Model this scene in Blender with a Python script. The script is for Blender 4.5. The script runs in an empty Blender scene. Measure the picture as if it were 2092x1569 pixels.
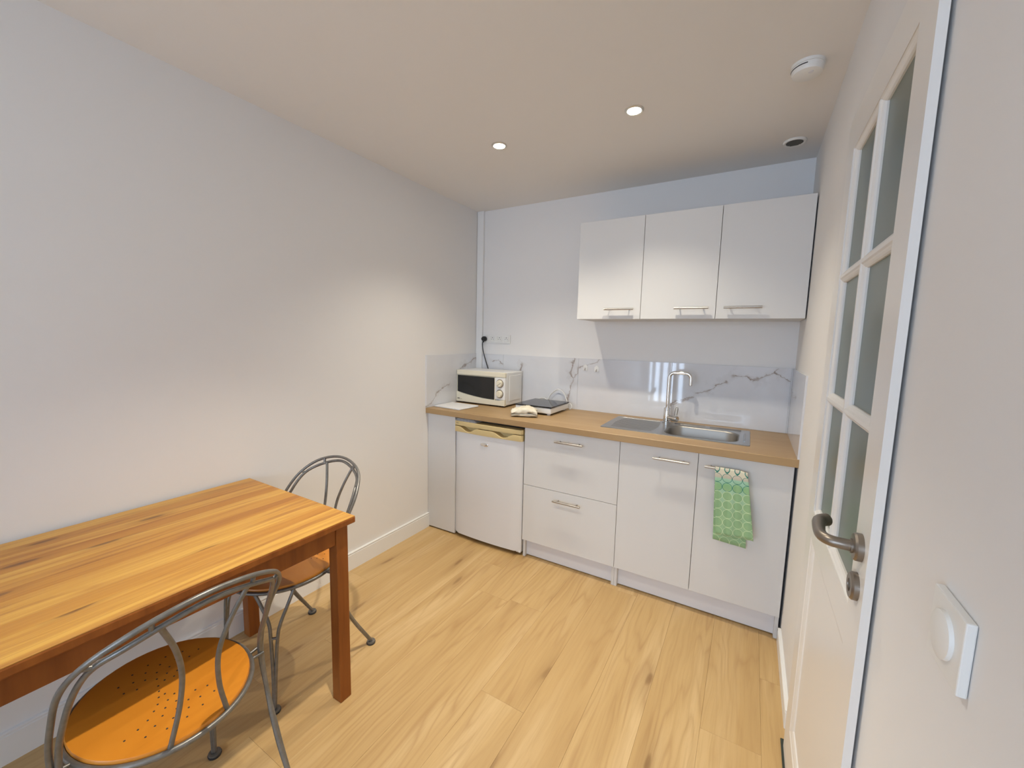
import bpy, bmesh, math, random
from mathutils import Vector, Matrix
random.seed(7)
SC = bpy.context.scene
COL = SC.collection

# ------------------------------------------------------------------ camera
CAM = (1.9821, -2.8129, 1.4118)
YAW, PITCH, ROLL, FPX = 0.5287, -0.1121, 0.0236, 831.55
def add_camera():
    cy, sy, cp, sp = math.cos(YAW), math.sin(YAW), math.cos(PITCH), math.sin(PITCH)
    f = Vector((-sy*cp, cy*cp, sp)); r = Vector((cy, sy, 0)); u = r.cross(f)
    cr, sr = math.cos(ROLL), math.sin(ROLL)
    r2 = r*cr + u*sr; u2 = -r*sr + u*cr
    cd = bpy.data.cameras.new('camera'); cd.sensor_fit = 'HORIZONTAL'; cd.sensor_width = 36
    cd.lens = FPX/2092*36; cd.clip_start = .02
    o = bpy.data.objects.new('camera', cd); COL.objects.link(o)
    o.matrix_world = Matrix(((r2.x, u2.x, -f.x, CAM[0]), (r2.y, u2.y, -f.y, CAM[1]), (r2.z, u2.z, -f.z, CAM[2]), (0, 0, 0, 1)))
    SC.camera = o
add_camera()

# ------------------------------------------------------------------ light
SC.view_settings.view_transform = 'Standard'
SC.view_settings.look = 'None'
SC.view_settings.exposure = 0.29
SC.view_settings.gamma = 1.0
SC.view_settings.use_curve_mapping = False
LED = (1.0, .91, .75)
SPOT_W = 40.0
ROOM_W = 86.0
DAY = (.61, .77, 1.0)
DAY_STRENGTH = 13.0
wd = bpy.data.worlds.new('world'); SC.world = wd; wd.use_nodes = True
wd.node_tree.nodes['Background'].inputs[0].default_value = (*DAY, 1)
wd.node_tree.nodes['Background'].inputs[1].default_value = DAY_STRENGTH

XL, XR, H, YB = -.010, 2.204, 2.417, -6.0      # left wall, right wall, ceiling, wall behind the camera
WINS = ((.12, .88, .12, 2.15), (1.25, 2.10, 1.15, 2.25))     # openings behind the camera; the second is added for daylight, clear of the tile reflection
for wx0, wx1, wz0, wz1 in WINS:
    pl = bpy.data.lights.new('window_portal', 'AREA'); pl.shape = 'RECTANGLE'
    pl.size = wx1-wx0; pl.size_y = wz1-wz0; pl.cycles.is_portal = True
    po = bpy.data.objects.new('window_portal', pl); COL.objects.link(po)
    po.location = ((wx0+wx1)/2, YB-.12, (wz0+wz1)/2); po.rotation_euler = (math.radians(90), 0, 0)

# ------------------------------------------------------------------ materials
class Net:
    def __init__(s, name):
        s.m = bpy.data.materials.new(name); s.m.use_nodes = True
        s.t = s.m.node_tree; s.p = s.t.nodes['Principled BSDF']
    def n(s, typ, **kw):
        x = s.t.nodes.new('ShaderNode'+typ)
        for k, v in kw.items(): setattr(x, k, v)
        return x
    def put(s, sock, v):
        if isinstance(v, bpy.types.NodeSocket): s.t.links.new(v, sock)
        elif v is not None: sock.default_value = v
    def math(s, op, a, b=None, c=None, clamp=False):
        x = s.n('Math', operation=op, use_clamp=clamp)
        for i, v in enumerate((a, b, c)): s.put(x.inputs[i], v)
        return x.outputs[0]
    def vec(s, op, a, b=None):
        x = s.n('VectorMath', operation=op)
        s.put(x.inputs[0], a); s.put(x.inputs[1], b)
        return x
    def mix(s, f, a, b, mode='MIX'):
        x = s.n('Mix', data_type='RGBA', blend_type=mode)
        s.put(x.inputs[0], f); s.put(x.inputs[6], rgba(a)); s.put(x.inputs[7], rgba(b))
        return x.outputs[2]
    def ramp(s, f, stops):
        x = s.n('ValToRGB'); e = x.color_ramp.elements
        while len(e) < len(stops): e.new(.5)
        for i, (p, c) in enumerate(stops):
            e[i].position = p; e[i].color = rgba(c) if not isinstance(c, (int, float)) else (c, c, c, 1)
        s.put(x.inputs[0], f); return x.outputs[0]
    def noise(s, v, scale, detail=3, rough=.5, dist=0):
        x = s.n('TexNoise'); s.put(x.inputs['Vector'], v)
        x.inputs['Scale'].default_value = scale; x.inputs['Detail'].default_value = detail
        x.inputs['Roughness'].default_value = rough; x.inputs['Distortion'].default_value = dist
        return x.outputs['Fac']
    def map(s, v, scale=(1, 1, 1), loc=(0, 0, 0)):
        x = s.n('Mapping'); s.put(x.inputs[0], v); x.inputs['Scale'].default_value = scale
        s.put(x.inputs['Location'], loc); return x.outputs[0]
    def pos(s): return s.n('NewGeometry').outputs['Position']
    def obj(s): return s.n('TexCoord').outputs['Object']
    def bump(s, h, strength=.2, dist=.002):
        x = s.n('Bump'); x.inputs['Strength'].default_value = strength; x.inputs['Distance'].default_value = dist
        s.put(x.inputs['Height'], h); s.put(s.p.inputs['Normal'], x.outputs[0])
    def set(s, **kw):
        names = dict(color='Base Color', rough='Roughness', metal='Metallic', spec='Specular IOR Level', coat='Coat Weight',
                     coat_rough='Coat Roughness', sheen='Sheen Weight', trans='Transmission Weight', em='Emission Color', ems='Emission Strength')
        for k, v in kw.items():
            if k in ('color', 'em'): v = rgba(v)
            s.put(s.p.inputs[names[k]], v)
        return s.m
def rgba(c):
    if isinstance(c, tuple) and len(c) == 3: return (*c, 1)
    return c
def plain(name, c, rough=.5, metal=0, **kw):
    return Net(name).set(color=c, rough=rough, metal=metal, **kw)

def m_paint(name, c):
    n = Net(name); n.bump(n.noise(n.pos(), 260, 2), .06, .001)
    return n.set(color=c, rough=.75, spec=.3)
M = {}
M['wall'] = m_paint('wall_paint', (.82, .81, .80))
M['ceiling'] = m_paint('ceiling_paint', (.83, .81, .785))
M['trim'] = plain('white_trim', (.84, .84, .83), .35)
M['melamine'] = plain('white_melamine', (.705, .70, .69), .5, spec=.3)
M['plinth'] = plain('white_plinth', (.74, .74, .77), .4)
M['carcass'] = plain('carcass', (.70, .69, .67), .5)
M['door_white'] = plain('door_paint', (.82, .80, .77), .32)
M['black'] = plain('black_plastic', (.012, .012, .012), .4)
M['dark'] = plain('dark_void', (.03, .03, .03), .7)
M['white_plastic'] = plain('white_plastic', (.82, .82, .80), .35)
M['ivory'] = plain('ivory_plastic', (.78, .73, .58), .4)
M['beige_strip'] = plain('beige_handle_plastic', (.70, .55, .27), .4)
M['fridge_white'] = plain('fridge_enamel', (.74, .74, .75), .3)
M['steel'] = plain('brushed_steel', (.46, .43, .39), .34, 1)
M['chrome'] = plain('chrome', (.80, .80, .80), .06, 1)
M['bronze'] = plain('aged_nickel', (.27, .235, .20), .36, .85)
M['glass_black'] = plain('black_ceramic_glass', (.012, .012, .014), .06)
M['micro_glass'] = plain('smoked_window', (.012, .013, .014), .12)
M['frosted'] = plain('frosted_glass', (.115, .150, .125), .30, spec=.5)
M['paper'] = plain('white_paper', (.83, .83, .84), .7)
def m_window():
    n = Net('window_glass'); t_ = n.t
    tr = n.n('BsdfTransparent'); gl = n.n('BsdfGlossy'); gl.inputs['Roughness'].default_value = .02
    mx = n.n('MixShader'); mx.inputs[0].default_value = .06
    t_.links.new(tr.outputs[0], mx.inputs[1]); t_.links.new(gl.outputs[0], mx.inputs[2])
    t_.links.new(mx.outputs[0], t_.nodes['Material Output'].inputs['Surface'])
    return n.m
M['window_glass'] = m_window()
M['lamp'] = plain('lamp_diffuser', (1, 1, 1), .4, em=(1, .93, .80), ems=60.0)
M['lampring'] = plain('lamp_ring', (.62, .58, .52), .3, .6)
M['rubber'] = plain('dark_rubber', (.03, .03, .032), .6)
M['vent_grey'] = plain('vent_slat_plastic', (.14, .135, .12), .5)
M['threshold'] = plain('threshold_metal', (.06, .075, .065), .4, .5)

def m_iron():
    n = Net('grey_painted_iron'); h = n.noise(n.obj(), 60, 3)
    c = n.ramp(h, [(.3, (.17, .165, .155)), (.7, (.225, .218, .205))])
    return n.set(color=c, rough=.36, metal=.55)
M['iron'] = m_iron()

def contour(n, field, freq, w):
    """thin lines along the contours of a noise field: growth rings seen on a sawn face"""
    f = n.math('ABSOLUTE', n.math('SUBTRACT', n.math('FRACT', n.math('MULTIPLY', field, freq)), .5))
    return n.ramp(f, [(0, 1.0), (w, .35), (w*2.2, 0.0)])
def m_oak():
    n = Net('oak_laminate')
    oi = n.n('ObjectInfo')
    tone = n.n('SeparateColor'); n.put(tone.inputs[0], oi.outputs['Color'])
    sh = n.vec('MULTIPLY', oi.outputs['Color'], (7.3, 11.1, 3.7)).outputs[0]
    p = n.vec('ADD', n.pos(), sh).outputs[0]
    warp = n.n('TexNoise'); n.put(warp.inputs['Vector'], n.map(p, (4.0, 1.1, 1))); warp.inputs['Scale'].default_value = 1.7; warp.inputs['Detail'].default_value = 3
    q = n.vec('ADD', p, n.vec('MULTIPLY', n.vec('SUBTRACT', warp.outputs['Color'], (.5, .5, .5)).outputs[0], (.06, .22, 0)).outputs[0]).outputs[0]
    fine = n.noise(n.map(q, (95, 3.2, 1)), 1.0, 5, .62)
    field = n.noise(n.map(q, (6.5, .55, 1)), 1.0, 2, .45)
    broad = n.noise(n.map(q, (8, .8, 1)), 1.0, 3)
    patch = n.noise(n.map(p, (5, 1.6, 1)), 1.0, 2)
    base = n.ramp(broad, [(.25, (.49, .315, .132)), (.5, (.575, .385, .172)), (.75, (.68, .49, .255))])
    c = n.mix(n.ramp(fine, [(.45, 0.0), (.75, .45)]), base, (.40, .235, .088))
    lines = n.math('MULTIPLY', contour(n, field, 13.0, .13), n.ramp(patch, [(.42, .08), (.66, .55)]))
    c = n.mix(lines, c, (.36, .20, .075))
    v = n.n('TexVoronoi', feature='F1', voronoi_dimensions='2D'); n.put(v.inputs['Vector'], n.map(q, (5.2, 1.15, 1))); v.inputs['Scale'].default_value = 1.0
    sc = n.n('SeparateColor'); n.put(sc.inputs[0], v.outputs['Color'])
    gate = n.math('GREATER_THAN', sc.outputs[0], .50)
    k = n.ramp(v.outputs['Distance'], [(.0, 1.0), (.035, .85), (.06, .35), (.13, .16), (.26, 0.0)])
    c = n.mix(n.math('MULTIPLY', n.math('MULTIPLY', k, gate), .8), c, (.20, .10, .036))
    c = n.mix(n.math('MULTIPLY', tone.outputs[2], .3), c, (.48, .30, .122))
    n.bump(fine, .05, .001)
    return n.set(color=c, rough=n.ramp(fine, [(0, .36), (1, .48)]), spec=.4)
M['oak'] = m_oak()

def m_worktop():
    n = Net('oak_worktop'); p = n.pos()
    fine = n.noise(n.map(p, (3.0, 80, 20)), 1.0, 5, .6)
    br = n.noise(n.map(p, (1.2, 9, 4)), 1.0, 3)
    c = n.ramp(br, [(.3, (.39, .25, .118)), (.7, (.46, .31, .158))])
    c = n.mix(n.ramp(fine, [(.45, 0.0), (.8, .45)]), c, (.34, .21, .095))
    return n.set(color=c, rough=.42, spec=.35)
M['worktop'] = m_worktop()

def m_pine():
    n = Net('honey_pine')
    oi = n.n('ObjectInfo')
    p = n.vec('ADD', n.pos(), n.vec('MULTIPLY', oi.outputs['Color'], (9, 13, 5)).outputs[0]).outputs[0]
    warp = n.noise(n.map(p, (2, 1, 1)), 1.8, 2)
    q = n.vec('ADD', p, n.vec('MULTIPLY', n.vec('SUBTRACT', warp, (.5, .5, .5)).outputs[0], (.05, .1, 0)).outputs[0]).outputs[0]
    grain = n.noise(n.map(q, (55, 1.8, 1)), 1.0, 4, .55)
    strk = n.noise(n.map(q, (22, 1.1, 1)), 1.0, 3, .5)
    tone = n.n('SeparateColor'); n.put(tone.inputs[0], oi.outputs['Color'])
    base = n.mix(tone.outputs[1], (.66, .375, .072), (.44, .18, .02))
    c = n.mix(n.ramp(grain, [(.40, 0.0), (.68, .6)]), base, (.42, .165, .022))
    c = n.mix(n.ramp(strk, [(.53, 0.0), (.62, .62), (.72, .25)]), c, (.30, .10, .016))
    c = n.mix(n.math('MULTIPLY', contour(n, n.noise(n.map(q, (9, .5, 1)), 1.0, 2), 11.0, .12), .35), c, (.33, .115, .018))
    v = n.n('TexVoronoi', voronoi_dimensions='2D'); n.put(v.inputs['Vector'], n.map(q, (8, 2.2, 1))); v.inputs['Scale'].default_value = 1.0
    sc = n.n('SeparateColor'); n.put(sc.inputs[0], v.outputs['Color'])
    k = n.math('MULTIPLY', n.ramp(v.outputs['Distance'], [(0, 1.0), (.06, .8), (.09, .25), (.2, 0.0)]), n.math('GREATER_THAN', sc.outputs[0], .55))
    c = n.mix(n.math('MULTIPLY', k, .85), c, (.13, .045, .012))
    return n.set(color=c, rough=n.ramp(grain, [(0, .30), (1, .42)]), spec=.5)
M['pine'] = m_pine()

def m_stain():
    n = Net('brown_stain'); g = n.noise(n.map(n.obj(), (30, 30, 2.5)), 1.0, 4, .55)
    c = n.ramp(g, [(.3, (.21, .060, .010)), (.7, (.31, .100, .018))])
    return n.set(color=c, rough=.42, spec=.3)
M['stain'] = m_stain()

def m_seat():
    n = Net('orange_plywood'); p = n.obj()
    g = n.noise(n.map(p, (1.6, 18, 1)), 1.0, 4, .5, .5); b = n.noise(p, 7, 3)
    c = n.mix(b, (.60, .20, .014), (.68, .27, .03))
    c = n.mix(n.ramp(g, [(.5, 0.0), (.75, .3)]), c, (.45, .13, .012))
    return n.set(color=c, rough=.33, spec=.5)
M['seat'] = m_seat()

def m_marble(name, veins, axis):
    """white marble-effect tile; veins are polylines in (axis, z) metres"""
    n = Net(name); p = n.pos()
    w = n.n('TexNoise'); n.put(w.inputs['Vector'], p); w.inputs['Scale'].default_value = 26; w.inputs['Detail'].default_value = 4
    w.inputs['Roughness'].default_value = .65
    off = n.vec('MULTIPLY', n.vec('SUBTRACT', w.outputs['Color'], (.5, .5, .5)).outputs[0], (.042, .042, .042)).outputs[0]
    q = n.vec('ADD', p, off).outputs[0]
    s = n.n('SeparateXYZ'); n.put(s.inputs[0], q)
    X, Zc = s.outputs[axis], s.outputs[2]
    dmin = None
    for L, wd_ in veins:
        for (ax, az), (bx, bz) in zip(L[:-1], L[1:]):
            dx, dz = bx-ax, bz-az; l2 = dx*dx+dz*dz
            px = n.math('SUBTRACT', X, ax); pz = n.math('SUBTRACT', Zc, az)
            t = n.math('MULTIPLY_ADD', px, dx/l2, n.math('MULTIPLY', pz, dz/l2), clamp=True)
            ex = n.math('MULTIPLY_ADD', t, -dx, px); ez = n.math('MULTIPLY_ADD', t, -dz, pz)
            d2 = n.math('MULTIPLY_ADD', ex, ex, n.math('MULTIPLY', ez, ez))
            d = n.math('DIVIDE', n.math('SQRT', d2), wd_)
            dmin = d if dmin is None else n.math('MINIMUM', dmin, d)
    wid = n.math('MULTIPLY', n.ramp(n.noise(p, 13, 3, .6), [(.40, .10), (.52, .25), (.68, 1.0)]), 3.6)
    dm = n.math('DIVIDE', dmin, wid) if dmin is not None else 99.0
    core = n.ramp(dm, [(0, 1.0), (.35, .75), (1.0, 0.0)])
    halo = n.ramp(n.math('MULTIPLY', dm, .22), [(0, .3), (1, 0.0)])
    cloud = n.noise(p, 5, 4)
    base = n.mix(n.ramp(cloud, [(.45, 0.0), (.75, .5)]), (.72, .73, .76), (.64, .65, .69))
    c = n.mix(halo, base, (.50, .48, .47))
    c = n.mix(n.math('MULTIPLY', core, n.ramp(n.noise(p, 38, 2), [(.3, .45), (.6, .95)])), c, n.mix(n.noise(p, 30, 2), (.22, .185, .17), (.42, .33, .28)))
    return n.set(color=c, rough=.035, spec=.5)

def m_towel():
    n = Net('printed_towel')
    uv = n.n('TexCoord').outputs['UV']; s = n.n('SeparateXYZ'); n.put(s.inputs[0], uv)
    u, v = s.outputs[0], s.outputs[1]
    G = .043
    fu = n.math('SUBTRACT', n.math('FRACT', n.math('ADD', n.math('DIVIDE', n.math('SUBTRACT', u, .0095), G), 5.5)), .5)
    fv = n.math('SUBTRACT', n.math('FRACT', n.math('ADD', n.math('DIVIDE', n.math('SUBTRACT', v, .0376), G), 10.5)), .5)
    d = n.math('SQRT', n.math('MULTIPLY_ADD', fu, fu, n.math('MULTIPLY', fv, fv)))
    ring = n.math('LESS_THAN', n.math('ABSOLUTE', n.math('SUBTRACT', d, .478)), .022)
    inside = n.math('LESS_THAN', d, .47)
    up = n.math('LESS_THAN', v, .101)
    wv = n.noise(uv, 24, 3)
    vv = n.math('MULTIPLY', v, 5.0)
    bg = n.ramp(vv, [(0, (.76, .70, .56)), (.165, (.74, .70, .56)), (.215, (.42, .68, .55)), (.36, (.34, .58, .40)), (.52, (.40, .62, .44)), (1, (.33, .53, .31))])
    ins = n.ramp(vv, [(0, (.70, .66, .55)), (.175, (.62, .55, .46)), (.215, (.38, .64, .49)), (.36, (.28, .52, .26)), (.52, (.30, .50, .27)), (1, (.29, .48, .26))])
    c = n.mix(inside, bg, ins)
    c = n.mix(n.ramp(wv, [(.4, 0.0), (.7, .25)]), c, (.45, .60, .30))
    c = n.mix(ring, c, n.mix(up, (.60, .74, .46), (.035, .22, .18)))
    n.bump(n.noise(uv, 900, 2), .2, .0006)
    return n.set(color=c, rough=.85, spec=.15, sheen=.2)
M['towel'] = m_towel()
def m_cloth():
    n = Net('cream_cotton'); h = n.noise(n.obj(), 420, 2)
    n.bump(h, .25, .0008)
    return n.set(color=n.ramp(n.noise(n.obj(), 25, 3), [(.35, (.70, .64, .50)), (.7, (.82, .78, .66))]), rough=.9, spec=.1)
M['cloth'] = m_cloth()
def m_drain():
    n = Net('linen_steel'); h = n.noise(n.map(n.pos(), (900, 900, 900)), 1.0, 2)
    n.bump(h, .12, .0005)
    return n.set(color=(.36, .355, .345), rough=.28, metal=1.0)
M['sink'] = m_drain()
M['bowl'] = plain('satin_steel', (.36, .345, .32), .40, 1)

# ------------------------------------------------------------------ mesh helpers
def wloc(o):
    v = Vector((0, 0, 0))
    while o is not None: v = v + Vector(o.location); o = o.parent
    return v
def link(name, me, mat, parent=None, smooth=False):
    if mat is not None and not me.materials: me.materials.append(mat)
    if smooth:
        for f in me.polygons: f.use_smooth = True
    o = bpy.data.objects.new(name, me); COL.objects.link(o)
    if parent is not None: o.parent = parent
    return o
def from_bm(name, bm, mat, parent=None, smooth=False, sharp=None):
    """verts given in the frame of the scene; the mesh is stored relative to its parent's place"""
    off = wloc(parent)
    if off.length > 0: bmesh.ops.translate(bm, verts=bm.verts, vec=-off)
    bmesh.ops.recalc_face_normals(bm, faces=bm.faces)
    if smooth and sharp is not None:
        for e in bm.edges:
            if len(e.link_faces) == 2 and e.calc_face_angle(0) > math.radians(sharp): e.smooth = False
    me = bpy.data.meshes.new(name); bm.to_mesh(me); bm.free()
    return link(name, me, mat, parent, smooth)
def thing(name, label, cat, loc=(0, 0, 0), group=None):
    o = bpy.data.objects.new(name, None); COL.objects.link(o); o.location = loc; o.empty_display_size = .05
    return tag(o, label, cat, group)
def tag(o, label, cat, group=None):
    o['label'] = label; o['category'] = cat
    if group: o['group'] = group
    return o
def struct(o, label=None):
    o['kind'] = 'structure'
    if label: o['label'] = label
    return o
def bm_box(bm, x0, x1, y0, y1, z0, z1, bevel=0, seg=1):
    vs = [bm.verts.new(c) for c in ((x0, y0, z0), (x1, y0, z0), (x1, y1, z0), (x0, y1, z0), (x0, y0, z1), (x1, y0, z1), (x1, y1, z1), (x0, y1, z1))]
    fs = [bm.faces.new([vs[i] for i in f]) for f in ((0, 3, 2, 1), (4, 5, 6, 7), (0, 1, 5, 4), (1, 2, 6, 5), (2, 3, 7, 6), (3, 0, 4, 7))]
    if bevel:
        es = {e for f in fs for e in f.edges}
        bmesh.ops.bevel(bm, geom=list(es), offset=bevel, segments=seg, affect='EDGES', profile=.5)
def box(name, b, mat, parent=None, bevel=0, seg=1):
    bm = bmesh.new(); bm_box(bm, *b, bevel, seg); return from_bm(name, bm, mat, parent)
def boxes(name, bs, mat, parent=None, bevel=0):
    bm = bmesh.new()
    for b in bs: bm_box(bm, *b, bevel)
    return from_bm(name, bm, mat, parent)
def spline(K, n=8, closed=False):
    K = [Vector(k) for k in K]
    if closed: P = [K[-1]]+K+[K[0], K[1]]
    else: P = [2*K[0]-K[1]]+K+[2*K[-1]-K[-2]]
    out = []
    for i in range(1, len(P)-2):
        a, b, c, d = P[i-1:i+3]
        for j in range(n):
            t = j/n
            out.append(.5*((2*b)+(c-a)*t+(2*a-5*b+4*c-d)*t*t+(3*b-a-3*c+d)*t**3))
    if not closed: out.append(K[-1])
    return out
def bm_tube(bm, pts, r, sides=10, closed=False, cap=True, flat=1.0):
    pts = [Vector(p) for p in pts]; n = len(pts); rings = []; up = None
    for i, p in enumerate(pts):
        if closed: t = pts[(i+1) % n]-pts[i-1]
        else: t = pts[min(i+1, n-1)]-pts[max(i-1, 0)]
        t.normalize()
        if up is None:
            up = Vector((0, 0, 1)) if abs(t.z) < .9 else Vector((0, 1, 0))
        s = t.cross(up); s.normalize(); up = s.cross(t); up.normalize()
        rr = r[i] if isinstance(r, (list, tuple)) else r
        rings.append([bm.verts.new(p+(s*math.cos(a)+up*math.sin(a)*flat)*rr) for a in (2*math.pi*k/sides for k in range(sides))])
    m = n if closed else n-1
    for i in range(m):
        A, B = rings[i], rings[(i+1) % n]
        for k in range(sides): bm.faces.new((A[k], A[(k+1) % sides], B[(k+1) % sides], B[k]))
    if cap and not closed:
        bm.faces.new(rings[0][::-1]); bm.faces.new(rings[-1])
def tube(name, pts, r, mat, parent=None, sides=10, closed=False, flat=1.0):
    bm = bmesh.new(); bm_tube(bm, pts, r, sides, closed, True, flat); return from_bm(name, bm, mat, parent, True, 50)
def bm_lathe(bm, prof, center, axis=(0, 0, 1), sides=32):
    """prof: list of (radius, along-axis)"""
    ax = Vector(axis).normalized(); s = ax.cross(Vector((0, 0, 1)) if abs(ax.z) < .9 else Vector((1, 0, 0))); s.normalize(); u = ax.cross(s)
    c = Vector(center); rings = []
    for r, h in prof:
        if r < 1e-6: rings.append([bm.verts.new(c+ax*h)])
        else: rings.append([bm.verts.new(c+ax*h+(s*math.cos(a)+u*math.sin(a))*r) for a in (2*math.pi*k/sides for k in range(sides))])
    for A, B in zip(rings[:-1], rings[1:]):
        if len(A) == 1 and len(B) == 1: continue
        for k in range(sides):
            k2 = (k+1) % sides
            if len(A) == 1: bm.faces.new((A[0], B[k2], B[k]))
            elif len(B) == 1: bm.faces.new((A[k], A[k2], B[0]))
            else: bm.faces.new((A[k], A[k2], B[k2], B[k]))
    if len(rings[0]) > 1: bm.faces.new(rings[0][::-1])
    if len(rings[-1]) > 1: bm.faces.new(rings[-1])
def lathe(name, prof, center, mat, parent=None, axis=(0, 0, 1), sides=32, sharp=35):
    bm = bmesh.new(); bm_lathe(bm, prof, center, axis, sides); return from_bm(name, bm, mat, parent, True, sharp)
def prism(name, poly, axis, a0, a1, mat, parent=None, bevel=0):
    """poly: 2D outline in the two other axes (kept order x,y,z), extruded along axis"""
    bm = bmesh.new()
    def P(p, a):
        q = list(p); q.insert(axis, a); return q
    A = [bm.verts.new(P(p, a0)) for p in poly]; B = [bm.verts.new(P(p, a1)) for p in poly]
    fa = bm.faces.new(A); fb = bm.faces.new(B[::-1]); k = len(poly)
    for i in range(k): bm.faces.new((A[i], B[i], B[(i+1) % k], A[(i+1) % k]))
    bmesh.ops.recalc_face_normals(bm, faces=bm.faces)
    if bevel: bmesh.ops.bevel(bm, geom=list(set(fa.edges) | set(fb.edges)), offset=bevel, segments=2, affect='EDGES', profile=.5)
    return from_bm(name, bm, mat, parent)
def rrect(x0, x1, y0, y1, r, n=6):
    out = []
    for cx, cy, a0 in ((x1-r, y1-r, 0), (x0+r, y1-r, 90), (x0+r, y0+r, 180), (x1-r, y0+r, 270)):
        for k in range(n+1):
            a = math.radians(a0+90*k/n); out.append((cx+r*math.cos(a), cy+r*math.sin(a)))
    return out

# ------------------------------------------------------------------ the room
# floor planks, 194 mm x 1380 mm, laid along the room's length
fl = struct(box('floor', (XL-.1, XR+.1, YB-.1, .1, -.08, -.0125), M['dark']), 'honey oak laminate floor laid in long planks')
SEAM = {1.148: -1.572, 1.926: -1.28, -.016: -1.307, .76: -1.04, .566: -.78, .178: -2.02, .372: -.35, .954: -2.4, 1.342: -.62, 1.537: -1.92, 1.731: -.30, 2.12: -.9}
rows = sorted([1.148+.194*k for k in range(-6, 6)])
for x in rows:
    x0, x1 = max(x, XL), min(x+.194, XR)
    if x1-x0 < .005: continue
    s = min(SEAM.items(), key=lambda kv: abs(kv[0]-x))[1]
    y = s
    while y < 0: y += 1.38
    cuts = []
    while y > YB:
        top, bot = min(y, 0), max(y-1.38, YB)
        if top-bot > .01: cuts.append((bot, top))
        y -= 1.38
    for bot, top in cuts:
        o = box('plank', (x0+.0002, x1-.0002, bot+.0002, top-.0002, -.0125, 0), M['oak'], fl, .0004)
        o.color = (random.random(), random.random(), random.random(), 1)

struct(box('ceiling', (XL-.1, XR+.1, YB-.1, .1, H, H+.1), M['ceiling']), 'plain white painted ceiling')
wl = struct(box('wall_left', (XL-.1, XL, YB, 0, 0, H), M['wall']), 'white painted wall behind the table')
wb = struct(box('wall_back', (XL-.1, XR+.1, 0, .1, 0, H), M['wall']), 'white painted wall behind the kitchen units')
DY0, DY1, DZ = -1.232, -1.888, 2.035                                   # doorway
wr = struct(boxes('wall_right', [(XR, XR+.1, DY0, 0, 0, H), (XR, XR+.1, DY1, DY0, DZ, H), (XR, XR+.1, YB, DY1, 0, H)], M['wall']), 'white painted wall with the glazed door')
(a0, a1, az0, az1), (b0, b1, bz0, bz1) = WINS
wf = struct(boxes('wall_front', [(XL, a0, YB-.1, YB, 0, H), (a1, b0, YB-.1, YB, 0, H), (b1, XR, YB-.1, YB, 0, H)]+[(p, q, YB-.1, YB, r, t) for p, q, u, v in ((a0, a1, az0, az1), (b0, b1, bz0, bz1)) for r, t in ((0, u), (v, H))], M['wall']), 'white wall with a window and an added daylight opening')
# corridor niche behind the door, coloured near-black so the gap round the leaf is dark
struct(boxes('wall_corridor', [(XR+.6, XR+.65, -2.2, -.9, 0, H), (XR+.1, XR+.65, -.95, -.9, 0, H), (XR+.1, XR+.65, -2.25, -2.2, 0, H), (XR+.1, XR+.65, -2.25, -.9, H, H+.05), (XR+.1, XR+.65, -2.25, -.9, -.05, 0)], M['dark']), 'corridor behind the glazed door, coloured near-black for shade')

# window behind the camera, and a second unseen one added for daylight
for wi, (wx0, wx1, wz0, wz1) in enumerate(WINS):
    w1 = bpy.data.objects.new('window_%d' % (wi+1), None); COL.objects.link(w1); w1.location = (wx0, YB, wz0)
    struct(w1, 'tall window with vertical blind strips' if wi == 0 else 'bare unseen window added for daylight')
    fw = .05
    boxes('window_frame', [(wx0, wx0+fw, YB-.08, YB-.03, wz0, wz1), (wx1-fw, wx1, YB-.08, YB-.03, wz0, wz1),
                           (wx0+fw, wx1-fw, YB-.08, YB-.03, wz0, wz0+fw), (wx0+fw, wx1-fw, YB-.08, YB-.03, wz1-fw, wz1)], M['trim'], w1)
    box('pane', (wx0+fw, wx1-fw, YB-.058, YB-.052, wz0+fw, wz1-fw), M['window_glass'], w1)
    if wi: continue
    for k in range(4):
        xs = wx0+.10+k*.155
        box('blind_slat', (xs, xs+.065, YB-.02, YB-.016, wz0+.02, wz1-.02), M['trim'], w1)

# skirting boards
def skirting(name, x_wall, sgn, y0, y1, h, t, mitre, label):
    bm = bmesh.new()
    prof = [(0, 0), (t, 0), (t, h-.014), (t*.72, h-.011), (t*.72, h-.008), (t, h-.006), (t, h-.002), (t*.75, h), (0, h)]
    A = [bm.verts.new((x_wall+sgn*a, y0, z)) for a, z in prof]
    B = [bm.verts.new((x_wall+sgn*a, y1+(a*1.0 if mitre else 0), z)) for a, z in prof]
    k = len(prof)
    for i in range(k): bm.faces.new((A[i], A[(i+1) % k], B[(i+1) % k], B[i]))
    bm.faces.new(A); bm.faces.new(B)
    return struct(from_bm(name, bm, M['trim']), label)
skirting('baseboard_left', XL, 1, -.604, YB, .108, .014, False, 'white skirting board along the table wall')
skirting('baseboard_right', XR, -1, -.607, -1.128, .073, .013, True, 'short white skirting board between kitchen unit and door')
skirting('baseboard_front', XR, -1, -1.99, YB, .073, .013, False, 'white skirting board under the light switch wall')

# boxed cable trunking in the back corner
tr = struct(boxes('trim_1', [(XL+.002, .052, -.020, 0, .9, H)], M['trim'], None, .0015), 'white vertical trunking in the kitchen corner')

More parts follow.
